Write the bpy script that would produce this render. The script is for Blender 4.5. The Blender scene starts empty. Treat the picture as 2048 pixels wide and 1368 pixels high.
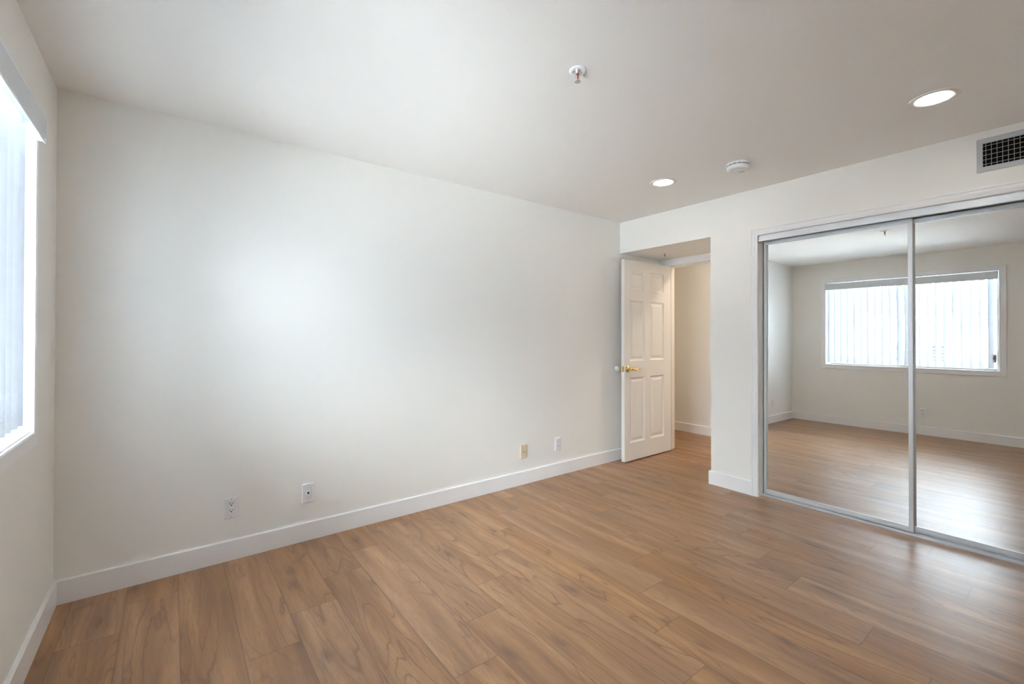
import bpy, bmesh, math, random
from mathutils import Vector, Matrix
S = bpy.context.scene
COL = S.collection
PI = math.pi

# ------------------------------------------------------------------ camera, sky, exposure
# room frame: X along the long wall, Y towards the long wall, Z up; the camera stands at the origin
XL, XR, D, H = -0.4205, 3.5498, 2.8687, 2.348      # window wall, closet wall, long wall, ceiling
YF = -0.55                                          # wall behind the camera
YC = 1.930                                          # pillar edge at the alcove
XD = 4.240                                          # wall with the hall door
XH = 5.230                                          # far wall of the hall
WT = 0.14

cd = bpy.data.cameras.new('camera'); cam = bpy.data.objects.new('camera', cd); COL.objects.link(cam)
yaw, pitch, roll, fpx, cyp = .6529, .0076, .0007, 890.27, 665.2
F = Vector((math.sin(yaw)*math.cos(pitch), math.cos(yaw)*math.cos(pitch), math.sin(pitch)))
R = Vector((math.cos(yaw), -math.sin(yaw), 0)); U = R.cross(F)
R, U = R*math.cos(roll)+U*math.sin(roll), U*math.cos(roll)-R*math.sin(roll)
m3 = Matrix((R, U, -F)).transposed()
cam.matrix_world = Matrix.Translation((0, 0, 1.22)) @ m3.to_4x4()
cd.sensor_width = 36; cd.lens = fpx/2048*36; cd.shift_y = -(684-cyp)/2048; cd.clip_start = .02
S.camera = cam

SKY = 27.0
w = bpy.data.worlds.new('sky'); S.world = w; w.use_nodes = True
nt = w.node_tree; bg = nt.nodes['Background']
tc = nt.nodes.new('ShaderNodeTexCoord'); sp = nt.nodes.new('ShaderNodeSeparateXYZ'); cr = nt.nodes.new('ShaderNodeValToRGB')
nt.links.new(tc.outputs['Generated'], sp.inputs[0]); nt.links.new(sp.outputs['Z'], cr.inputs[0]); nt.links.new(cr.outputs[0], bg.inputs[0])
cr.color_ramp.elements[0].position = 0.0; cr.color_ramp.elements[0].color = (.11, .14, .18, 1)
cr.color_ramp.elements[1].position = .65; cr.color_ramp.elements[1].color = (.83, .905, .99, 1)
bg.inputs[1].default_value = SKY

sd = bpy.data.lights.new('sun', 'SUN'); sd.energy = 165; sd.angle = .01; sd.color = (1, .985, .96)
sun = bpy.data.objects.new('sun', sd); COL.objects.link(sun)
sun.rotation_euler = (Vector((-.20, .22, -.95))).to_track_quat('-Z', 'Y').to_euler()   # shines on the houses opposite, never into the room

# daylight portal in the window opening (guides sky sampling, gives off no light itself)
pd = bpy.data.lights.new('daylight_portal', 'AREA'); pd.shape = 'RECTANGLE'; pd.size = 1.74; pd.size_y = 1.19
pd.cycles.is_portal = True
po = bpy.data.objects.new('daylight_portal', pd); COL.objects.link(po)
po.location = (XL-.135, 1.546, 1.4535)
po.rotation_euler = Vector((1, 0, 0)).to_track_quat('-Z', 'Z').to_euler()

vs = S.view_settings; vs.view_transform = 'Standard'; vs.look = 'None'; vs.gamma = 1; vs.use_curve_mapping = False
vs.exposure = 1.40
cy = S.cycles
cy.max_bounces = 16; cy.diffuse_bounces = 10; cy.glossy_bounces = 6; cy.transmission_bounces = 6; cy.transparent_max_bounces = 12
cy.use_denoising = True; cy.sample_clamp_indirect = 8

# ------------------------------------------------------------------ materials
def mat(name, col, rough=.5, metal=0, spec=.5, bump=0, bscale=400, **kw):
    m = bpy.data.materials.new(name); m.use_nodes = True
    n = m.node_tree; b = n.nodes['Principled BSDF']
    b.inputs['Base Color'].default_value = (*col, 1); b.inputs['Roughness'].default_value = rough
    b.inputs['Metallic'].default_value = metal; b.inputs['Specular IOR Level'].default_value = spec
    if bump:
        t = n.nodes.new('ShaderNodeTexCoord'); no = n.nodes.new('ShaderNodeTexNoise'); bp = n.nodes.new('ShaderNodeBump')
        no.inputs['Scale'].default_value = bscale; no.inputs['Detail'].default_value = 3
        bp.inputs['Strength'].default_value = bump; bp.inputs['Distance'].default_value = .001
        n.links.new(t.outputs['Object'], no.inputs['Vector']); n.links.new(no.outputs[0], bp.inputs['Height']); n.links.new(bp.outputs[0], b.inputs['Normal'])
    for k, v in kw.items(): b.inputs[k].default_value = v
    return m

WALL = (.885, .877, .845)
M = dict(
    wall=mat('wall_paint', WALL, .55, spec=.25, bump=.25, bscale=160),
    ceil=mat('ceiling_paint', (.89, .883, .86), .7, spec=.15, bump=.25, bscale=160),
    trim=mat('trim_paint', (.90, .90, .91), .32, spec=.4),
    door=mat('door_paint', (.85, .825, .79), .38, spec=.4),
    alu=mat('aluminium', (.72, .74, .765), .40, .6, bump=.05, bscale=80),
    black=mat('dark_void', (.006, .006, .007), .9, spec=.05),
    brass=mat('polished_brass', (.83, .56, .17), .18, 1),
    steel=mat('steel_screw', (.6, .6, .6), .35, 1),
    chrome=mat('chrome', (.78, .8, .83), .12, 1),
    plastic=mat('white_plastic', (.85, .855, .88), .3),
    ivory=mat('ivory_plastic', (.74, .62, .46), .35),
    rubber=mat('white_rubber', (.74, .77, .77), .5),
    seam=mat('plate_seam', (.50, .50, .53), .6),
    dark=mat('dark_slot', (.02, .018, .018), .6),
    grey=mat('grille_enamel', (.50, .52, .545), .4),
    bars=mat('grille_bars', (.34, .33, .29), .5),
    valance=mat('valance_vinyl', (.72, .76, .80), .45),
    vinyl=mat('vinyl_frame', (.86, .87, .88), .35),
    red=mat('red_glass_bulb', (.26, .012, .01), .12),
    tan=mat('latch_bronze', (.33, .27, .22), .45, .3),
    stucco=mat('pale_stucco', (.40, .42, .45), .9, bump=.5, bscale=40),
    tile=mat('roof_tile', (.55, .33, .25), .85),
    hglass=mat('house_window_glass', (.014, .017, .024), .3, spec=.1),
    concrete=mat('concrete', (.60, .61, .63), .9),
    leaf=mat('foliage', (.08, .16, .05), .7),
    bark=mat('bark', (.18, .12, .08), .9),
)
def emis(name, col, s):
    m = bpy.data.materials.new(name); m.use_nodes = True; n = m.node_tree; b = n.nodes['Principled BSDF']
    b.inputs['Base Color'].default_value = (.8, .8, .8, 1); b.inputs['Emission Color'].default_value = (*col, 1); b.inputs['Emission Strength'].default_value = s
    return m
M['lens'] = emis('lit_lens', (1, .99, .97), 20)

def glass_mat():
    m = bpy.data.materials.new('window_glass'); m.use_nodes = True; n = m.node_tree; n.nodes.clear()
    o = n.nodes.new('ShaderNodeOutputMaterial'); mx = n.nodes.new('ShaderNodeMixShader'); t = n.nodes.new('ShaderNodeBsdfTransparent')
    g = n.nodes.new('ShaderNodeBsdfGlossy'); fr = n.nodes.new('ShaderNodeFresnel')
    t.inputs[0].default_value = (.95, .97, .96, 1); g.inputs['Roughness'].default_value = .0; fr.inputs[0].default_value = 1.45
    n.links.new(fr.outputs[0], mx.inputs[0]); n.links.new(t.outputs[0], mx.inputs[1]); n.links.new(g.outputs[0], mx.inputs[2]); n.links.new(mx.outputs[0], o.inputs[0])
    return m
M['glass'] = glass_mat()

def mirror_mat():
    m = bpy.data.materials.new('mirror_glass'); m.use_nodes = True; n = m.node_tree; n.nodes.clear()
    o = n.nodes.new('ShaderNodeOutputMaterial'); g = n.nodes.new('ShaderNodeBsdfGlossy')
    g.inputs['Color'].default_value = (.94, .96, .955, 1); g.inputs['Roughness'].default_value = 0
    n.links.new(g.outputs[0], o.inputs[0])
    return m
M['mirror'] = mirror_mat()

def slat_mat():
    m = bpy.data.materials.new('blind_vinyl'); m.use_nodes = True; n = m.node_tree; n.nodes.clear()
    o = n.nodes.new('ShaderNodeOutputMaterial'); mx = n.nodes.new('ShaderNodeMixShader')
    d = n.nodes.new('ShaderNodeBsdfDiffuse'); t = n.nodes.new('ShaderNodeBsdfTranslucent')
    d.inputs[0].default_value = (.46, .475, .50, 1); t.inputs[0].default_value = (.80, .83, .88, 1); mx.inputs[0].default_value = .07
    n.links.new(d.outputs[0], mx.inputs[1]); n.links.new(t.outputs[0], mx.inputs[2]); n.links.new(mx.outputs[0], o.inputs[0])
    return m
M['slat'] = slat_mat()

def floor_mat():
    m = bpy.data.materials.new('oak_laminate'); m.use_nodes = True; n = m.node_tree; L = n.links
    b = n.nodes['Principled BSDF']
    def nd(t, **k):
        x = n.nodes.new(t)
        for a, v in k.items(): setattr(x, a, v)
        return x
    def math_(op, a, b_=None, c=None):
        x = nd('ShaderNodeMath', operation=op)
        for i, v in enumerate((a, b_, c)):
            if v is None: continue
            if isinstance(v, (int, float)): x.inputs[i].default_value = v
            else: L.new(v, x.inputs[i])
        return x.outputs[0]
    uv = nd('ShaderNodeUVMap', uv_map='plank'); sep = nd('ShaderNodeSeparateXYZ'); L.new(uv.outputs[0], sep.inputs[0])
    uv2 = nd('ShaderNodeUVMap', uv_map='size'); se2 = nd('ShaderNodeSeparateXYZ'); L.new(uv2.outputs[0], se2.inputs[0])
    at = nd('ShaderNodeAttribute', attribute_name='seed'); sc3 = nd('ShaderNodeSeparateColor'); L.new(at.outputs['Color'], sc3.inputs[0])
    r1, r2, r3 = sc3.outputs
    u, v = sep.outputs[0], sep.outputs[1]
    def vec(su, sv, k):   # stretched plank coordinates, shifted by the plank's own seeds
        c = nd('ShaderNodeCombineXYZ')
        L.new(math_('MULTIPLY_ADD', u, su, math_('MULTIPLY', r1, 37.0*k)), c.inputs[0])
        L.new(math_('MULTIPLY_ADD', v, sv, math_('MULTIPLY', r2, 53.0*k)), c.inputs[1])
        L.new(math_('MULTIPLY', r3, 11.0*k), c.inputs[2])
        return c.outputs[0]
    def noise(vv, scale, det=2, rough=.5, dist=0):
        x = nd('ShaderNodeTexNoise'); L.new(vv, x.inputs['Vector'])
        x.inputs['Scale'].default_value = scale; x.inputs['Detail'].default_value = det; x.inputs['Roughness'].default_value = rough; x.inputs['Distortion'].default_value = dist
        return x.outputs[0]
    def ramp(f, *stops):
        x = nd('ShaderNodeValToRGB'); L.new(f, x.inputs[0]); e = x.color_ramp.elements
        while len(e) < len(stops): e.new(.5)
        for i, (p, c) in enumerate(stops): e[i].position = p; e[i].color = (*c, 1) if not isinstance(c, (int, float)) else (c, c, c, 1)
        return x.outputs[0]
    def mix(f, a, b_, mode='MIX'):
        x = nd('ShaderNodeMix', data_type='RGBA', blend_type=mode)
        for i, v in ((0, f), (6, a), (7, b_)):
            if isinstance(v, (int, float)): x.inputs[i].default_value = v
            elif isinstance(v, tuple): x.inputs[i].default_value = (*v, 1)
            else: L.new(v, x.inputs[i])
        return x.outputs[2]
    # broad tonal bands running with the plank
    broad = noise(vec(13, 1.0, 1), 1.0, 4, .55, .3)
    col = ramp(broad, (.28, (.225, .108, .044)), (.5, (.345, .176, .076)), (.72, (.46, .260, .124)))
    # cathedral figure: contour lines of a stretched noise field
    fld = noise(vec(6.8, .95, 2), 1.0, 1.4, .4, .5)
    fine = noise(vec(40, 6, 3), 1.0, 3, .6)
    ph = math_('ADD', math_('MULTIPLY', fld, 24.0), math_('MULTIPLY', math_('ADD', fine, noise(vec(26, 14, 7), 1.0, 2, .6)), .75))
    tri = math_('PINGPONG', ph, 1.0)
    lines = ramp(tri, (.0, 1.0), (.09, .55), (.26, .08), (1.0, 0))
    mask = ramp(noise(vec(4.5, .5, 4), 1.0, 1, .5), (.36, .15), (.58, 1.0))
    col = mix(math_('MULTIPLY', math_('MULTIPLY', lines, mask), .82), col, (.18, .080, .032))
    # pores: short fine dark dashes
    pore = ramp(noise(vec(420, 14, 5), 1.0, 2, .6), (.36, 1.0), (.50, 0))
    col = mix(math_('MULTIPLY', pore, .38), col, (.17, .095, .052))
    # knots
    vo = nd('ShaderNodeTexVoronoi', feature='F1', voronoi_dimensions='2D'); L.new(vec(5.2, 1.7, 6), vo.inputs['Vector']); vo.inputs['Scale'].default_value = 1.0
    spc = nd('ShaderNodeSeparateColor'); L.new(vo.outputs['Color'], spc.inputs[0])
    few = math_('GREATER_THAN', spc.outputs[0], .50)
    kd = math_('ADD', vo.outputs['Distance'], math_('MULTIPLY', math_('SUBTRACT', fine, .5), .30))
    kn = ramp(kd, (-.0, 1.0), (.045, .8), (.11, .33), (.30, 0))
    col = mix(math_('MULTIPLY', math_('MULTIPLY', kn, few), .9), col, (.14, .072, .040))
    # each plank its own tone
    tone = nd('ShaderNodeHueSaturation'); L.new(col, tone.inputs['Color'])
    L.new(math_('MULTIPLY_ADD', r2, .11, .95), tone.inputs['Value']); L.new(math_('MULTIPLY_ADD', r3, .12, .92), tone.inputs['Saturation'])
    col = tone.outputs[0]
    # seams
    du = math_('MINIMUM', u, math_('SUBTRACT', se2.outputs[0], u)); dv = math_('MINIMUM', v, math_('SUBTRACT', se2.outputs[1], v))
    d = math_('MINIMUM', du, dv)
    seam = ramp(d, (.0, 1.0), (.0013, .85), (.0022, 0))
    col = mix(math_('MULTIPLY', seam, .55), col, (.10, .055, .032))
    L.new(col, b.inputs['Base Color'])
    b.inputs['Roughness'].default_value = .34
    b.inputs['Specular IOR Level'].default_value = .72
    bp = nd('ShaderNodeBump'); bp.inputs['Strength'].default_value = .25; bp.inputs['Distance'].default_value = .0004
    L.new(math_('MULTIPLY', seam, -1.0), bp.inputs['Height']); L.new(bp.outputs[0], b.inputs['Normal'])
    return m
M['floor'] = floor_mat()

# ------------------------------------------------------------------ mesh helpers
def box(bm, x0, y0, z0, x1, y1, z1):
    vv = [bm.verts.new(p) for p in ((x0,y0,z0),(x1,y0,z0),(x1,y1,z0),(x0,y1,z0),(x0,y0,z1),(x1,y0,z1),(x1,y1,z1),(x0,y1,z1))]
    for f in ((3,2,1,0),(4,5,6,7),(0,1,5,4),(1,2,6,5),(2,3,7,6),(3,0,4,7)): bm.faces.new([vv[i] for i in f])
def rbox(bm, x0, y0, z0, x1, y1, z1, r=.002, seg=2):
    b2 = bmesh.new(); box(b2, x0, y0, z0, x1, y1, z1)
    bmesh.ops.bevel(b2, geom=b2.edges[:], offset=r, segments=seg, affect='EDGES', profile=.5)
    merge(bm, b2)
def merge(bm, b2, mtx=None):
    if mtx is not None: bmesh.ops.transform(b2, matrix=mtx, verts=b2.verts[:])
    mp = {v: bm.verts.new(v.co) for v in b2.verts}
    for f in b2.faces:
        try:
            nf = bm.faces.new([mp[v] for v in f.verts]); nf.smooth = f.smooth
        except ValueError: pass
    b2.free()
def lathe(bm, prof, seg=40, mtx=None, smooth=True):
    """prof: (r, z) from one end to the other, turned about Z."""
    b2 = bmesh.new(); rings = []
    for r, z in prof:
        if r < 1e-6: rings.append([b2.verts.new((0, 0, z))])
        else: rings.append([b2.verts.new((r*math.cos(2*PI*i/seg), r*math.sin(2*PI*i/seg), z)) for i in range(seg)])
    for a, c in zip(rings, rings[1:]):
        for i in range(seg):
            j = (i+1) % seg
            q = [a[i % len(a)], a[j % len(a)], c[j % len(c)], c[i % len(c)]]
            q = [x for k, x in enumerate(q) if x not in q[:k]]
            if len(q) > 2:
                f = b2.faces.new(q); f.smooth = smooth
    bmesh.ops.recalc_face_normals(b2, faces=b2.faces[:])
    merge(bm, b2, mtx)
def tube(bm, pts, rad, seg=12):
    pts = [Vector(p) for p in pts]; rad = rad if isinstance(rad, (list, tuple)) else [rad]*len(pts)
    b2 = bmesh.new(); rings = []; ref = None
    for i, p in enumerate(pts):
        t = (pts[min(i+1, len(pts)-1)]-pts[max(i-1, 0)]).normalized()
        if ref is None: ref = t.orthogonal().normalized()
        ref = (ref - t*ref.dot(t)).normalized(); bn = t.cross(ref)
        rings.append([b2.verts.new(p+(ref*math.cos(2*PI*k/seg)+bn*math.sin(2*PI*k/seg))*rad[i]) for k in range(seg)])
    for a, c in zip(rings, rings[1:]):
        for k in range(seg):
            f = b2.faces.new((a[k], a[(k+1) % seg], c[(k+1) % seg], c[k])); f.smooth = True
    b2.faces.new(rings[0][::-1]); b2.faces.new(rings[-1])
    merge(bm, b2)
def loops(bm, rings, close=False):
    """rings: lists of points, equal length; joins ring i to ring i+1; each ring open (close=False) or closed."""
    vr = [[bm.verts.new(p) for p in r] for r in rings]
    n = len(vr[0])
    for a, c in zip(vr, vr[1:]):
        for i in range(n if close else n-1):
            j = (i+1) % n
            bm.faces.new((a[i], a[j], c[j], c[i]))
    return vr
def obj(name, bm, m, parent=None, loc=None):
    bmesh.ops.recalc_face_normals(bm, faces=bm.faces[:])
    me = bpy.data.meshes.new(name); bm.to_mesh(me); bm.free()
    me.materials.append(m if not isinstance(m, str) else M[m])
    o = bpy.data.objects.new(name, me); COL.objects.link(o)
    if parent is not None: o.parent = parent
    if loc is not None: o.location = loc
    return o
def tag(o, label, cat, group=None, kind=None):
    o['label'] = label; o['category'] = cat
    if group: o['group'] = group
    if kind: o['kind'] = kind
    return o
def thing(name, label, cat, loc=(0, 0, 0), rot=(0, 0, 0), group=None):
    o = bpy.data.objects.new(name, None); COL.objects.link(o); o.location = loc; o.rotation_euler = rot; o.empty_display_size = .05
    return tag(o, label, cat, group)
def part(name, m, parent, fn, *a, **k):
    bm = bmesh.new(); fn(bm, *a, **k); return obj(name, bm, m, parent)
def struct(name, bm, m, label, cat, parent=None):
    o = obj(name, bm, m, parent)
    if parent is None: tag(o, label, cat, kind='structure')
    return o

# ------------------------------------------------------------------ floor: laminate planks, seams where the photo has them
PW, PL, PX0 = .1933, 1.165, .0325
J0 = {-3: 2.23, -2: 2.44, -1: 2.668, 0: 1.715, 1: 1.934, 2: 2.142, 3: 2.356, 4: 2.556, 5: 1.629, 6: 1.84, 7: 2.047, 8: 1.104, 9: 1.314,
      10: 1.524, 11: 1.733, 12: .911, 13: 1.12, 14: 1.33, 15: .3675, 16: .785, 17: .572, 18: .347}
def build_floor():
    rnd = random.Random(5); bm = bmesh.new()
    l1 = bm.loops.layers.uv.new('plank'); l2 = bm.loops.layers.uv.new('size'); lc = bm.loops.layers.float_color.new('seed')
    for k in range(-4, 28):
        xa, xb = PX0+PW*k, PX0+PW*(k+1)
        j0 = J0.get(k, (.347+.21*(k-18)) % PL)
        for rx0, rx1, ry0, ry1 in ((XL-.02, XD+.06, YF-.02, D+.02), (XD+.06, XH+.02, -.02, 4.52)):
            x0, x1 = max(xa, rx0), min(xb, rx1)
            if x1-x0 < 1e-4: continue
            q0 = math.floor((ry0-j0)/PL)
            for q in range(q0, q0+8):
                ya, yb = j0+q*PL, j0+(q+1)*PL
                y0, y1 = max(ya, ry0), min(yb, ry1)
                if y1-y0 < 1e-4: continue
                rr = random.Random(k*977+q*131+7); sd_ = (rr.random(), rr.random(), rr.random(), 1)
                f = bm.faces.new([bm.verts.new(p) for p in ((x0, y0, 0), (x1, y0, 0), (x1, y1, 0), (x0, y1, 0))])
                for lp in f.loops:
                    lp[l1].uv = (lp.vert.co.x-xa, lp.vert.co.y-ya); lp[l2].uv = (PW, PL); lp[lc] = sd_
    return struct('floor', bm, 'floor', 'light oak laminate plank floor running through room, alcove and hall', 'floor')
build_floor()

# ------------------------------------------------------------------ shell
WY0, WY1, WZ0, WZ1 = .672, 2.421, .855, 2.052          # window opening
bm = bmesh.new(); x0, x1 = XL-WT, XL
box(bm, x0, YF-WT, 0, x1, WY0, H); box(bm, x0, WY1, 0, x1, D+WT, H); box(bm, x0, WY0, 0, x1, WY1, WZ0); box(bm, x0, WY0, WZ1, x1, WY1, H)
struct('wall_left', bm, 'wall', 'cream painted wall around the window with vertical blinds', 'wall')
bm = bmesh.new(); box(bm, XL, D, 0, XD, D+WT, H)
struct('wall_back', bm, 'wall', 'long plain cream wall with four outlet plates above the baseboard', 'wall')
CY0, CY1, CZ = -.205, 1.553, 1.987                     # closet opening
bm = bmesh.new(); x0, x1 = XR, XR+.12
box(bm, x0, CY1, 0, x1, YC, H); box(bm, x0, CY0, CZ, x1, CY1, H); box(bm, x0, YF-WT, 0, x1, CY0, H); box(bm, x0, YC, 2.043, x1, D, H)
struct('wall_right', bm, 'wall', 'cream wall with mirrored closet, air grille and alcove opening', 'wall')
bm = bmesh.new(); box(bm, XL-WT, YF-WT, 0, XR+.12, YF, H)
struct('wall_front', bm, 'wall', 'plain cream wall on the camera side of the room', 'wall')
bm = bmesh.new(); box(bm, x1, YC-.1, 0, XD, YC, H)
struct('wall_alcove', bm, 'wall', 'cream partition between closet and entry alcove', 'wall')
bm = bmesh.new(); box(bm, x1, CY0-.12, 0, XD, CY0, H)
struct('wall_closet', bm, 'wall', 'closet end wall hidden behind the mirrored doors', 'wall')
DY0, DY1, DZ = 1.968, 2.786, 1.972                      # hall doorway
bm = bmesh.new(); a, b_ = XD, XD+.12
box(bm, a, YF-WT, 0, b_, DY0, H); box(bm, a, DY1, 0, b_, 4.5, H); box(bm, a, DY0, DZ, b_, DY1, H)
struct('wall_doorway', bm, 'wall', 'cream wall holding the hall doorway at the end of the alcove', 'wall')
bm = bmesh.new(); box(bm, XH, -.12, 0, XH+.12, 4.62, H); box(bm, XD+.12, -.12, 0, XH, 0, H); box(bm, XD+.12, 4.5, 0, XH, 4.62, H)
struct('wall_hall', bm, 'wall', 'warm cream hallway wall seen past the open door', 'wall')
bm = bmesh.new(); box(bm, XL-WT, YF-WT, H, XH+.12, 4.62, H+.12)
struct('ceiling', bm, 'ceil', 'smooth off-white ceiling with two recessed lights and a sprinkler', 'ceiling')
bm = bmesh.new(); box(bm, XR+.12, YC, 2.043, XD, D, 2.10)
struct('ceiling_alcove', bm, 'ceil', 'lowered ceiling of the entry alcove in front of the hall door', 'ceiling')

# baseboards: flat board with an eased top edge
BH, BT = .1092, .014
def base_profile(): return [(0, 0), (BT, 0), (BT, BH-.004), (BT-.004, BH), (0, BH)]
def board(bm, p0, p1, nrm, m0=0, m1=0):
    """runs p0->p1 on the wall, protruding along nrm; m0/m1 lengthen (+) or shorten (-) the front edge at the ends per unit depth (mitres)."""
    p0, p1, nrm = Vector((*p0, 0)), Vector((*p1, 0)), Vector((*nrm, 0)); t = (p1-p0).normalized()
    A = [p0+nrm*d-t*(d*m0)+Vector((0, 0, z)) for d, z in base_profile()]; B = [p1+nrm*d+t*(d*m1)+Vector((0, 0, z)) for d, z in base_profile()]
    va = [bm.verts.new(p) for p in A]; vb = [bm.verts.new(p) for p in B]; n = len(va)
    for i in range(n): bm.faces.new((va[i], va[(i+1) % n], vb[(i+1) % n], vb[i]))
    bm.faces.new(va[::-1]); bm.faces.new(vb)
def baseboard(name, label, *runs):
    bm = bmesh.new()
    for r in runs: board(bm, *r)
    struct(name, bm, 'trim', label, 'baseboard')
baseboard('baseboard_back', 'tall white baseboard along the long plain wall', ((XL, D), (XD, D), (0, -1), -1, 0))
baseboard('baseboard_left', 'tall white baseboard below the window', ((XL, YF), (XL, D), (1, 0), -1, -1))
CW = .052
baseboard('baseboard_right', 'short white baseboard around the pillar beside the closet', ((XR, CY1+CW), (XR, YC), (-1, 0), 0, 1), ((XR, YC), (XD, YC), (0, 1), 1, 0))
baseboard('baseboard_front', 'white baseboard on the camera side wall', ((XL, YF), (XR, YF), (0, 1), -1, -1))
baseboard('baseboard_hall', 'white baseboard along the hallway wall past the door', ((XH, 0), (XH, 4.5), (-1, 0), 0, 0))

# ------------------------------------------------------------------ closet casing, tracks, mirror doors
def casing3(bm, plane, ya, yb, zt, prof, sx=-1):
    """moulding round three sides of an opening on the plane X=plane; prof: (outward from opening, protrusion); sx: protrusion direction along X"""
    rings = []
    for o_, d in prof:
        x = plane+sx*d
        rings.append([(x, yb+o_, 0), (x, yb+o_, zt+o_), (x, ya-o_, zt+o_), (x, ya-o_, 0)])
    rings.append(rings[0]); loops(bm, rings)
bm = bmesh.new()
PROF = [(0, -.004), (0, .009), (.004, .012), (.012, .0125), (.020, .015), (.030, .0165), (.037, .016), (.040, .0185), (.046, .0205), (.050, .020), (.052, .017), (.052, -.004)]
casing3(bm, XR, CY0, CY1, CZ, PROF)
struct('trim_1', bm, 'trim', 'white moulded casing framing the mirrored closet', 'trim')

TX0 = XR+.004
top = thing('closet_track', 'brushed aluminium head track above the mirrored closet doors', 'track', (TX0, (CY0+CY1)/2, CZ))
hl = (CY1-CY0)/2
def bmfn(*boxes):
    def f(bm):
        for b in boxes: box(bm, *b)
    return f
part('fascia', 'alu', top, bmfn((0, -hl, -.046, .004, hl, 0), (-.0012, -hl, -.046, .0, hl, -.043), (-.0008, -hl, -.020, 0, hl, -.018)))
part('channel', 'alu', top, bmfn((.004, -hl, -.004, .112, hl, 0), (.075, -hl, -.030, .077, hl, -.004), (.110, -hl, -.030, .112, hl, -.004)))
bot = thing('floor_track', 'aluminium double track on the floor under the mirrored closet doors', 'track', (XR+.054, (CY0+CY1)/2, 0))
def ftrack(bm):
    # ribbed base with three rails
    box(bm, 0, -hl, 0, .085, hl, .004)
    box(bm, 0, -hl, .004, .020, hl, .010)
    for k in range(3): box(bm, .003+k*.006, -hl, .010, .0055+k*.006, hl, .0115)
    box(bm, .034, -hl, .004, .037, hl, .016); box(bm, .061, -hl, .004, .064, hl, .016); box(bm, .082, -hl, .004, .085, hl, .010)
part('rail', 'alu', bot, ftrack)

def mirror_door(label, xf, ya, yb, z0, z1, lean, turn=0, warp=0):
    t = thing('mirror_door', label, 'closet door', (xf, (ya+yb)/2, z0), (0, lean, turn), 'sliding mirror doors')
    hw, hh = (yb-ya)/2, z1-z0
    def stile(bm, s):
        e = s*hw
        a, b = (e-.019, e) if s > 0 else (e, e+.024)
        rbox(bm, -.006, a, -.004, .020, b, hh, .003)
        c = (a+b)/2; box(bm, -.0068, c-.004, 0, -.0055, c+.004, hh-.002)
    part('stile', 'alu', t, stile, 1); part('stile', 'alu', t, stile, -1)
    part('top_rail', 'alu', t, bmfn((-.004, -hw+.024, hh-.028, .018, hw-.019, hh), (-.006, -hw+.024, hh-.028, -.004, hw-.019, hh-.024), (-.0055, -hw+.024, hh-.014, -.004, hw-.019, hh-.011)))
    part('bottom_rail', 'alu', t, bmfn((-.004, -hw+.024, 0, .018, hw-.019, .032), (-.006, -hw+.024, .029, -.004, hw-.019, .032), (-.0055, -hw+.024, .010, -.004, hw-.019, .014)))
    def sheet(bm):      # plate glass, a little out of flat near one edge as old mirrors are
        ya_, yb_, za_, zb_ = -hw+.020, hw-.016, .030, hh-.026; ny, nz = 48, 48
        def dx(y, z):
            a = max(0, 1-(y-ya_)/.20); b = max(0, 1-((z-1.22)/.42)**2)
            return warp*a*a*b*b
        g = [[bm.verts.new((dx(ya_+(yb_-ya_)*i/ny, za_+(zb_-za_)*j/nz), ya_+(yb_-ya_)*i/ny, za_+(zb_-za_)*j/nz)) for j in range(nz+1)] for i in range(ny+1)]
        for i in range(ny):
            for j in range(nz):
                f = bm.faces.new((g[i][j], g[i+1][j], g[i+1][j+1], g[i][j+1])); f.smooth = True
        box(bm, .0012, ya_, za_, .005, yb_, zb_)
    part('mirror', 'mirror', t, sheet)
    return t
LEAN = .0062
mirror_door('sliding closet mirror in a bright aluminium frame, nearer the doorway pillar', XR+.071, .676, 1.546, .018, 1.948, LEAN, -.0015, -.00022)
mirror_door('sliding closet mirror behind the other one, below the air grille', XR+.099, -.190, .700, .018, 1.948, LEAN)

# ------------------------------------------------------------------ hall door, its frame and hardware
bm = bmesh.new()
DP = [(0, -.004), (0, .008), (.003, .010), (.018, .011), (.026, .013), (.040, .0145), (.046, .018), (.054, .018), (.057, .015), (.057, -.004)]
casing3(bm, XD, DY0, DY1, DZ, DP)
struct('trim_2', bm, 'trim', 'white moulded casing around the hall doorway', 'trim')
bm = bmesh.new()
for ya, yb in ((DY0-.002, DY0+.003), (DY1-.003, DY1+.002)): box(bm, XD+.001, ya, 0, XD+.121, yb, DZ)
box(bm, XD+.001, DY0, DZ-.003, XD+.121, DY1, DZ+.002)
box(bm, XD+.045, DY1-.014, 0, XD+.080, DY1-.003, DZ-.003); box(bm, XD+.045, DY0+.003, 0, XD+.080, DY0+.014, DZ-.003); box(bm, XD+.045, DY0, DZ-.014, XD+.080, DY1, DZ-.003)
struct('trim_3', bm, 'door', 'painted jamb and door stop lining the hall doorway', 'trim')

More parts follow.
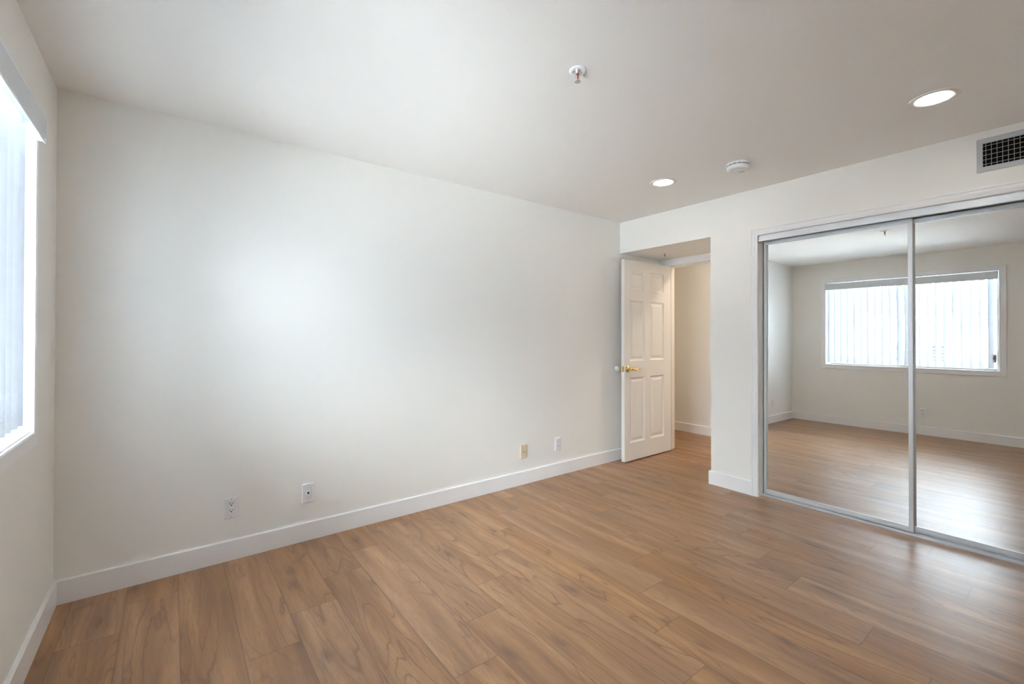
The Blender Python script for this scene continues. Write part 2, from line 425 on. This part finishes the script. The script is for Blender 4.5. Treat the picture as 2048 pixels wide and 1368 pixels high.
LX0, LX1, LY0, LY1, LZ0, LZ1 = 3.449, 4.218, 2.735, 2.772, .012, 1.962
PAN = [(3.531, 3.764), (3.857, 4.094)]; PZ = [(.183, .817), (.976, 1.566), (1.667, 1.866)]
def door_leaf(bm):
    xs = sorted({LX0, LX1, *[q for p in PAN for q in p]}); zs = sorted({LZ0, LZ1, *[q for p in PZ for q in p]})
    for y, s in ((LY0, 1), (LY1, -1)):
        for xa, xb in zip(xs, xs[1:]):
            for za, zb in zip(zs, zs[1:]):
                if (xa, xb) in PAN and (za, zb) in PZ:
                    rings = []
                    for i_, d in ((0, 0), (.004, .0035), (.012, .0095), (.016, .0105), (.024, .0105), (.044, .004), (.046, .0035)):
                        rings.append([(xa+i_, y+s*d, za+i_), (xb-i_, y+s*d, za+i_), (xb-i_, y+s*d, zb-i_), (xa+i_, y+s*d, zb-i_)])
                    vr = loops(bm, rings, close=True); bm.faces.new(vr[-1])
                else:
                    bm.faces.new([bm.verts.new(p) for p in ((xa, y, za), (xb, y, za), (xb, y, zb), (xa, y, zb))])
    for q in (((LX0, LY0, LZ0), (LX0, LY1, LZ0), (LX0, LY1, LZ1), (LX0, LY0, LZ1)), ((LX1, LY0, LZ0), (LX1, LY1, LZ0), (LX1, LY1, LZ1), (LX1, LY0, LZ1)),
              ((LX0, LY0, LZ0), (LX1, LY0, LZ0), (LX1, LY1, LZ0), (LX0, LY1, LZ0)), ((LX0, LY0, LZ1), (LX1, LY0, LZ1), (LX1, LY1, LZ1), (LX0, LY1, LZ1))):
        bm.faces.new([bm.verts.new(p) for p in q])
    bmesh.ops.remove_doubles(bm, verts=bm.verts[:], dist=.0002)
bm = bmesh.new(); door_leaf(bm)
d1 = struct('door_1', bm, 'door', 'open white six-panel door with brass lever', 'door')
HX, HZ = 3.497, .902
toY = lambda y, s: Matrix.Translation((HX, y, HZ)) @ Matrix.Rotation(PI/2*s, 4, 'X')   # Z axis -> -Y (s=1) or +Y (s=-1)
for s, y in ((1, LY0), (-1, LY1)):
    bm = bmesh.new(); lathe(bm, [(0, -.001), (.032, -.001), (.0325, .003), (.030, .007), (.022, .010), (.015, .013), (.0115, .020), (.011, .036), (.0125, .042), (.0125, .050), (.009, .054), (0, .055)], 36, toY(y, s))
    hd = obj('handle_rose', bm, 'brass', d1)
    yy = y-s*.047
    bm = bmesh.new()
    pts = [(HX-.004, yy, HZ), (HX+.020, yy, HZ-.001), (HX+.040, yy-s*.002, HZ-.005), (HX+.060, yy-s*.003, HZ-.008), (HX+.080, yy-s*.002, HZ-.003), (HX+.100, yy, HZ+.007), (HX+.118, yy+s*.004, HZ+.010), (HX+.132, yy+s*.006, HZ+.005), (HX+.140, yy+s*.007, HZ-.002)]
    tube(bm, pts, [.010, .0095, .0085, .009, .0085, .0075, .0065, .0055, .003], 14)
    lathe(bm, [(.0105, -.003), (.0115, 0), (.0105, .003)], 20, Matrix.Translation((HX+.036, yy, HZ-.004)) @ Matrix.Rotation(PI/2, 4, 'Y'))
    lv = obj('lever', bm, 'brass', hd)
bm = bmesh.new(); rbox(bm, LX0-.0015, 2.742, HZ-.029, LX0+.001, 2.765, HZ+.029, .0008, 1)
lt = obj('latch_plate', bm, 'brass', d1)
bm = bmesh.new(); rbox(bm, LX0-.010, 2.748, HZ-.009, LX0, 2.760, HZ+.009, .002, 2); obj('latch_bolt', bm, 'chrome', lt)
for z in (.22, 1.0, 1.76):
    bm = bmesh.new(); tube(bm, [(LX1+.006, LY1+.002, z-.045), (LX1+.006, LY1+.002, z+.045)], .006, 12); box(bm, LX1-.0005, LY1-.032, z-.044, LX1+.0015, LY1, z+.044)
    obj('hinge', bm, 'brass', d1)

bump = thing('wall_bumper', 'small white round rubber bumper on the wall behind the door handle', 'door stop', (3.497, D, .896))
bm = bmesh.new(); lathe(bm, [(.030, 0), (.031, .006), (.029, .014), (.024, .022), (.016, .028), (.008, .0305), (0, .031)], 36, Matrix.Rotation(PI/2, 4, 'X')); obj('cushion', bm, 'rubber', bump)

# ------------------------------------------------------------------ window, blind
def frame4(bm, ya, yb, za, zb, prof, plane):
    """closed moulding; prof: (outward from opening, x offset)"""
    rings = [[(plane+d, ya-o_, za-o_), (plane+d, yb+o_, za-o_), (plane+d, yb+o_, zb+o_), (plane+d, ya-o_, zb+o_)] for o_, d in prof]
    rings.append(rings[0]); loops(bm, rings, close=True)
bm = bmesh.new()
frame4(bm, WY0, WY1, WZ0, WZ1, [(-.003, -.10), (-.003, .013), (.003, .0165), (.007, .013), (.052, .013), (.055, .010), (.055, -.003), (0, -.003), (0, -.10)], XL)
win = struct('window_1', bm, 'trim', 'wide white-trimmed window behind vertical blinds', 'window')
GX = XL-.118
bm = bmesh.new(); frame4(bm, WY0+.035, WY1-.035, WZ0+.035, WZ1-.035, [(0, -.015), (0, .012), (.006, .018), (.034, .018), (.034, -.018), (0, -.018)], GX)
fr = obj('window_frame', bm, 'vinyl', win)
YM = (WY0+WY1)/2
bm = bmesh.new(); rbox(bm, GX-.014, YM-.022, WZ0+.03, GX+.014, YM+.022, WZ1-.03, .003); obj('meeting_stile', bm, 'vinyl', win)
for ya, yb in ((WY0+.033, YM-.018), (YM+.018, WY1-.033)):
    bm = bmesh.new(); box(bm, GX-.002, ya, WZ0+.033, GX+.002, yb, WZ1-.033); obj('pane', bm, 'glass', win)
bm = bmesh.new(); rbox(bm, GX+.012, WY0+.036, .955, GX+.034, WY0+.070, 1.055, .004); rbox(bm, GX+.030, WY0+.046, .985, GX+.046, WY0+.060, 1.025, .003); obj('latch', bm, 'tan', win)
bm = bmesh.new(); box(bm, GX+.016, WY0+.036, WZ0+.006, GX+.022, WY1-.036, WZ0+.017); obj('weep_track', bm, 'tan', win)
bm = bmesh.new(); box(bm, GX+.018, WY0+.003, WZ0-.004, XL+.002, WY1-.003, WZ0+.006); obj('sill', bm, 'trim', win)

VX = XL-.045            # plane of the slats
bl = thing('vertical_blind', 'white vertical blind of hanging slats filling the window', 'blind', (VX, YM, WZ1))
def valance(bm):
    prof = [(.0, 0), (.082, 0), (.0855, -.003), (.0855, -.088), (.0835, -.092), (.080, -.092), (.080, -.010), (.0, -.006)]
    a = [bm.verts.new((x, -.861, z-.014)) for x, z in prof]; b = [bm.verts.new((x, .861, z-.014)) for x, z in prof]
    for i in range(len(a)): bm.faces.new((a[i], a[(i+1) % len(a)], b[(i+1) % len(a)], b[i]))
    bm.faces.new(a[::-1]); bm.faces.new(b)
    for y in (-.861, .857): box(bm, .0, y, -.100, .080, y+.004, -.014)
part('valance', 'valance', bl, valance)
part('head_rail', 'vinyl', bl, bmfn((-.022, -.858, -.052, .022, .858, -.020)))
NS, P0, P1 = 22, 2.372, .748
rs = random.Random(3)
smesh = None
SW = .089
def slat_mesh(bm, z0=-1.165, z1=-.058):
    prof = [(SW*(i/8-.5), .007*(1-(2*i/8-1)**2)) for i in range(9)]
    rings = [[(x, h, z) for x, h in prof] for z in (z1, z0)]
    loops(bm, rings)
    for f in bm.faces: f.smooth = True
for i in range(NS):
    y = P0+(P1-P0)*i/(NS-1)
    if smesh is None:
        o = part('slat', 'slat', bl, slat_mesh); smesh = o
    else:
        o = smesh.copy(); COL.objects.link(o); o.parent = bl
    # the slat's broad side: room-side edge turned towards the long wall
    o.location = (0, y-YM, 0); o.rotation_euler = (0, 0, PI/2-math.radians(46+17*i/(NS-1)+rs.uniform(-2.5, 2.5)))
for i in range(NS):
    y = P0+(P1-P0)*i/(NS-1)
    bm = bmesh.new(); box(bm, -.004, y-YM-.003, -.066, .004, y-YM+.003, -.050); obj('hook', bm, 'vinyl', bl)

# ------------------------------------------------------------------ wall plates
def plate(name, label, cat, loc, face, kind, m='plastic', w2=.0345, h2=.0565, group=None):
    """face: 'back' (on the long wall, looking -Y) or 'left' (on the window wall, looking +X). Local frame: x along wall, y out of the wall, z up."""
    rot = (0, 0, PI) if face == 'back' else (0, 0, -PI/2)
    t = thing(name, label, cat, loc, rot, group)
    def pl(bm):
        a = [[(-w2, 0, -h2), (w2, 0, -h2), (w2, 0, h2), (-w2, 0, h2)], [(-w2, .002, -h2), (w2, .002, -h2), (w2, .002, h2), (-w2, .002, h2)]]
        i_ = .005; a.append([(-w2+i_, .006, -h2+i_), (w2-i_, .006, -h2+i_), (w2-i_, .006, h2-i_), (-w2+i_, .006, h2-i_)])
        vr = loops(bm, a, close=True); bm.faces.new(vr[-1])
    part('cover_plate', m, t, pl)
    Q = Matrix.Rotation(-PI/2, 4, 'X')
    sz = .0485 if kind in ('duplex', 'jack') else .041
    for z in (sz, -sz):
        bm = bmesh.new(); lathe(bm, [(0, .0055), (.0032, .0055), (.0032, .0072), (.002, .0078), (0, .0078)], 16, Matrix.Translation((0, 0, z)) @ Q); obj('screw', bm, 'steel', t)
    if kind in ('duplex', 'jack'):
        bm = bmesh.new(); rbox(bm, -.0172, .003, -.034, .0172, .0072, .034, .001, 1); ins = obj('insert', bm, m, t)
        bm = bmesh.new(); box(bm, -.0182, .003, -.035, .0182, .00615, .035); obj('gap', bm, 'seam', ins)
    if kind == 'duplex':
        bm = bmesh.new()
        for zc in (.0165, -.0185):
            box(bm, .0050, .004, zc+.0045, .0078, .00745, zc+.0125); box(bm, -.0078, .004, zc+.0055, -.0050, .00745, zc+.0115)
            lathe(bm, [(0, .004), (.0034, .004), (.0034, .0075), (0, .0075)], 14, Matrix.Translation((0, 0, zc-.001)) @ Q)
        obj('slots', bm, 'dark', ins)
    if kind == 'jack':
        bm = bmesh.new(); rbox(bm, -.010, .006, -.010, .010, .0085, .012, .001, 1); hs = obj('jack_housing', bm, m, ins)
        bm = bmesh.new(); box(bm, -.006, .007, -.002, .006, .0088, .007); box(bm, -.003, .007, -.006, .003, .0088, -.002); obj('jack_hole', bm, 'dark', hs)
    if kind == 'coax':
        bm = bmesh.new(); lathe(bm, [(0, .005), (.0075, .005), (.0075, .008), (.005, .008), (.005, .015), (.0035, .016), (0, .016)], 18, Q); obj('connector', bm, 'tan', t)
    return t
plate('power_outlet', 'white power outlet nearest the window corner on the long wall', 'outlet', (.264, D, .281), 'back', 'duplex')
plate('phone_jack', 'white phone jack plate between the near outlet and ivory plate', 'wall jack', (.655, D, .279), 'back', 'jack')
plate('cable_plate', 'ivory cable wall plate with a dark centre connector', 'wall jack', (2.315, D, .268), 'back', 'coax', 'ivory')
plate('power_outlet', 'white power outlet nearest the open door on the long wall', 'outlet', (2.698, D, .273), 'back', 'duplex')
plate('power_outlet', 'white power outlet under the window, seen in the closet mirror', 'outlet', (XL, 1.349, .285), 'left', 'duplex')

# ------------------------------------------------------------------ ceiling fittings
FL = Matrix.Rotation(PI, 4, 'X')    # lathe pointing down
def downlight(label, x, y):
    t = thing('recessed_light', label, 'ceiling light', (x, y, H), group='recessed ceiling lights')
    bm = bmesh.new(); lathe(bm, [(.092, 0), (.092, .002), (.088, .0042), (.074, .0045), (.068, .0035), (.0655, .001), (.0655, -.004)], 64, FL); obj('trim_ring', bm, 'ceil', t)
    bm = bmesh.new(); lathe(bm, [(.0655, .0008), (.040, .0016), (0, .0020)], 48, FL); obj('lens', bm, 'lens', t)
downlight('lit round recessed ceiling light in front of the alcove opening', 2.862, 1.915)
downlight('lit round recessed ceiling light nearest the air grille', 2.862, .455)
hallt = thing('recessed_light', 'recessed ceiling light of the hallway beyond the door', 'ceiling light', (4.80, 1.75, H), group='recessed ceiling lights')
bm = bmesh.new(); lathe(bm, [(.092, 0), (.092, .002), (.088, .0042), (.074, .0045), (.068, .0035), (.0655, .001), (.0655, -.004)], 64, FL); obj('trim_ring', bm, 'ceil', hallt)
M['lens_warm'] = emis('warm_lit_lens', (1, .84, .66), 150)
bm = bmesh.new(); lathe(bm, [(.0655, .0008), (0, .0020)], 48, FL); obj('lens', bm, 'lens_warm', hallt)

def sprinkler(label, x, y, z):
    t = thing('fire_sprinkler', label, 'sprinkler', (x, y, z), (0, 0, 2.34))
    bm = bmesh.new(); lathe(bm, [(.036, 0), (.036, .003), (.033, .006), (.024, .008), (.0195, .006), (.0185, .000)], 48, FL); obj('escutcheon', bm, 'plastic', t)
    bm = bmesh.new(); lathe(bm, [(.0185, .000), (.0180, .0045), (.012, .008), (.0105, .014), (.0075, .016), (0, .016)], 32, FL)
    for s in (-1, 1):
        tube(bm, [(s*.0085, 0, -.012), (s*.0105, 0, -.020), (s*.0095, 0, -.032), (s*.004, 0, -.041), (0, 0, -.043)], [.0026, .0024, .0022, .0022, .0022], 10)
    lathe(bm, [(0, .039), (.004, .039), (.004, .046), (0, .046)], 16, FL); obj('frame_arms', bm, 'chrome', t)
    bm = bmesh.new(); lathe(bm, [(0, .0155), (.0055, .016), (.0058, .021), (.0034, .023), (.0032, .030), (.0026, .037), (0, .039)], 16, FL); obj('bulb', bm, 'red', t)
    bm = bmesh.new(); lathe(bm, [(0, .0455), (.005, .0455), (.0125, .047), (.0128, .0482), (.005, .0475), (0, .0475)], 24, FL); obj('deflector', bm, 'chrome', t)
sprinkler('chrome fire sprinkler with red bulb in the middle of the main ceiling', 1.365, 1.326, H)
sprinkler('small fire sprinkler on the lowered alcove ceiling above the open door', 3.863, 2.567, 2.043)

sm = thing('smoke_detector', 'round white smoke detector on the ceiling between the recessed lights', 'smoke detector', (2.936, 1.410, H))
bm = bmesh.new(); lathe(bm, [(.060, 0), (.069, .000), (.069, .010), (.066, .012), (.0, .012)], 56, FL); obj('base', bm, 'plastic', sm)
bm = bmesh.new(); lathe(bm, [(.063, .012), (.064, .0125), (.064, .0175), (.0, .0175)], 56, FL)
lathe(bm, [(.0645, .0172), (.066, .0185), (.0655, .034), (.062, .041), (.052, .0445), (.034, .046), (.033, .0445), (.030, .0445), (.029, .046), (0, .0465)], 56, FL)
hb = obj('housing', bm, 'plastic', sm)
bm = bmesh.new()
for k in range(14):
    a0 = 2*PI*k/14; pts = []
    ring = []
    for j in range(5):
        a = a0+(.34*j/4)
        ring.append(a)
    for aa, ab in zip(ring, ring[1:]):
        for r0 in (.0648,):
            q = [(r0*math.cos(aa), r0*math.sin(aa), -.0135), (r0*math.cos(ab), r0*math.sin(ab), -.0135), (r0*math.cos(ab), r0*math.sin(ab), -.0168), (r0*math.cos(aa), r0*math.sin(aa), -.0168)]
            q2 = [(x*.98, y*.98, z) for x, y, z in q]
            vr = loops(bm, [q, q2], close=True); bm.faces.new(vr[0])
obj('vent_slots', bm, 'dark', hb)
bm = bmesh.new(); lathe(bm, [(.009, .046), (.009, .0475), (.0, .048)], 20, Matrix.Translation((-.014, -.008, 0)) @ FL); obj('test_button', bm, 'plastic', hb)
bm = bmesh.new()
for k in range(3): box(bm, .038, -.02+k*.012, -.0458, .052, -.016+k*.012, -.040)
obj('sounder_slots', bm, 'dark', hb)

# ------------------------------------------------------------------ supply air grille high on the closet wall
VY0, VY1, VZ0, VZ1 = .035, .391, 2.123, 2.308
vent = thing('air_grille', 'grey metal supply air grille above the mirrored closet', 'vent', (XR, (VY0+VY1)/2, (VZ0+VZ1)/2))
hy, hz = (VY1-VY0)/2, (VZ1-VZ0)/2; iy, iz = hy-.024, hz-.029
def vframe(bm):
    rings = []
    for e, d in ((0, 0), (0, -.003), (.004, -.006), (.020, -.007), (.024, -.004), (.024, .0)):
        a, b = hy-e, hz-e*29/24
        rings.append([(d, -a, -b), (d, a, -b), (d, a, b), (d, -a, b)])
    loops(bm, rings, close=True)
vf = part('frame', 'grey', vent, vframe)
def duct(bm): box(bm, -.0010, -iy-.002, -iz-.002, -.0002, iy+.002, iz+.002)
part('duct_opening', 'black', vent, duct)
def vbars(bm):
    y = iy-.012
    while y > -iy:
        box(bm, -.0062, y-.0011, -iz, -.0035, y+.0011, iz); y -= .0207
def hbars(bm):
    for k in range(5):
        z = -iz+.013+k*.0252
        box(bm, -.0034, -iy, z-.0012, -.0012, iy, z+.0012)
part('vertical_bars', 'bars', vent, vbars); part('horizontal_bars', 'bars', vent, hbars)
for s in (-1, 1):
    bm = bmesh.new(); lathe(bm, [(0, .006), (.004, .006), (.004, .0075), (.002, .009), (0, .009)], 16, Matrix.Translation((0, s*(hy-.010), -.002)) @ Matrix.Rotation(-PI/2, 4, 'Y')); obj('screw', bm, 'steel', vf)

# ------------------------------------------------------------------ outside the window
GZ = -3.1
bm = bmesh.new(); box(bm, -37, -9, GZ-.2, XL-1.5, 16, GZ); tag(obj('ground', bm, 'concrete'), 'pale paved ground outside, far below the window', 'ground', kind='structure')
house = thing('neighbor_house', 'pale stucco house across the way with small paned windows', 'house', (-28, 5.47, GZ))
part('wall', 'stucco', house, bmfn((-8, -1.3, 0, 0, 9, 5.2)))
def hip(bm, x0, x1, y0, y1, z, rise, ov=.4):
    a = [(x0-ov, y0-ov, z), (x1+ov, y0-ov, z), (x1+ov, y1+ov, z), (x0-ov, y1+ov, z)]
    xm = (x0+x1)/2; hx = (x1-x0)/2
    r = [(xm, y0+hx*.7, z+rise), (xm, y1-hx*.7, z+rise)]
    v = [bm.verts.new(p) for p in a+r]
    for q in ((0, 1, 4), (1, 2, 5, 4), (2, 3, 5), (3, 0, 4, 5), (3, 2, 1, 0)): bm.faces.new([v[i] for i in q])
part('roof', 'tile', house, hip, -8, 0, -1.3, 9, 5.2, 1.2)
for yw in (-.28, 1.9):
    ww, z0_, hh_ = .60, 3.22, .95
    bm = bmesh.new(); box(bm, -.02, yw, z0_, .03, yw+ww, z0_+hh_); g = obj('window', bm, 'hglass', house)
    bm = bmesh.new()
    for k in range(4): yy = yw+ww*k/3; box(bm, -.02, yy-.02, z0_, .06, yy+.02, z0_+hh_)
    for k in range(6): zz = z0_+hh_*k/5; box(bm, -.02, yw, zz-.02, .06, yw+ww, zz+.02)
    obj('muntins', bm, 'vinyl', g)
low = thing('garage', 'low garage with a sloping tiled roof in front of the pale house', 'garage', (-20, 3.95, GZ))
part('wall', 'stucco', low, bmfn((-4, -6, 0, 0, 0, 1.6)))
def lean_to(bm):
    q = [(.02, .05, 4.03), (.02, -6.3, 1.28), (-4.3, -6.3, 1.28), (-4.3, .05, 4.03)]
    v = [bm.verts.new(p) for p in q]+[bm.verts.new((x, y, z-.12)) for x, y, z in q]
    for f in ((0, 1, 2, 3), (7, 6, 5, 4), (0, 4, 5, 1), (1, 5, 6, 2), (2, 6, 7, 3), (3, 7, 4, 0)): bm.faces.new([v[i] for i in f])
    for k in range(14):      # tile courses
        t = k/14; y = .05-6.35*t; z = 4.03-2.75*t; box(bm, -4.3, y-.05, z-.02, .02, y, z+.035)
part('roof', 'tile', low, lean_to)
def gable(bm):
    for x0, x1 in ((-4, -3.85), (-.15, 0)):
        q = [(0, 1.6), (0, 3.88), (-5.3, 1.6)]
        a = [bm.verts.new((x0, y, z)) for y, z in q]; c = [bm.verts.new((x1, y, z)) for y, z in q]
        bm.faces.new(a); bm.faces.new(c[::-1])
        for i in range(3): bm.faces.new((a[i], a[(i+1) % 3], c[(i+1) % 3], c[i]))
    box(bm, -3.98, -.15, 1.6, -.02, -.01, 3.86)
part('gable_wall', 'stucco', low, gable)
def foliage(bm, n, c, rad, seed, leaf=.12):
    rr = random.Random(seed)
    for _ in range(n):
        while True:
            p = Vector((rr.uniform(-1, 1), rr.uniform(-1, 1), rr.uniform(-1, 1)))
            if p.length < 1: break
        p = Vector((p.x*rad[0]+c[0], p.y*rad[1]+c[1], p.z*rad[2]+c[2]))
        a = Vector((rr.gauss(0, 1), rr.gauss(0, 1), rr.gauss(0, 1))).normalized(); b = a.orthogonal().normalized(); s = leaf*rr.uniform(.6, 1.3)
        bm.faces.new([bm.verts.new(p+a*s), bm.verts.new(p+b*s*.45), bm.verts.new(p-a*s), bm.verts.new(p-b*s*.45)])
tr = thing('street_tree', 'thin leafy tree rising behind the sloping garage roof', 'tree', (-25.2, 3.1, GZ))
bm = bmesh.new(); tube(bm, [(0, 0, 0), (.05, .15, 2.2), (.0, .45, 4.2), (.1, .85, 5.6)], [.16, .12, .08, .03], 10); obj('trunk', bm, 'bark', tr)
bm = bmesh.new(); foliage(bm, 260, (0, .9, 5.6), (.7, .8, .6), 4, .14); obj('crown', bm, 'leaf', tr)
bu = thing('garden_shrub', 'tall green shrub in front of the garage outside', 'shrub', (-15, 2.55, GZ))
bm = bmesh.new(); tube(bm, [(0, 0, 0), (0, .02, 1.4), (.02, 0, 2.9)], [.06, .05, .03], 8); obj('stem', bm, 'bark', bu)
bm = bmesh.new(); foliage(bm, 900, (0, 0, 2.9), (.55, .5, 1.0), 9, .1); obj('foliage', bm, 'leaf', bu)
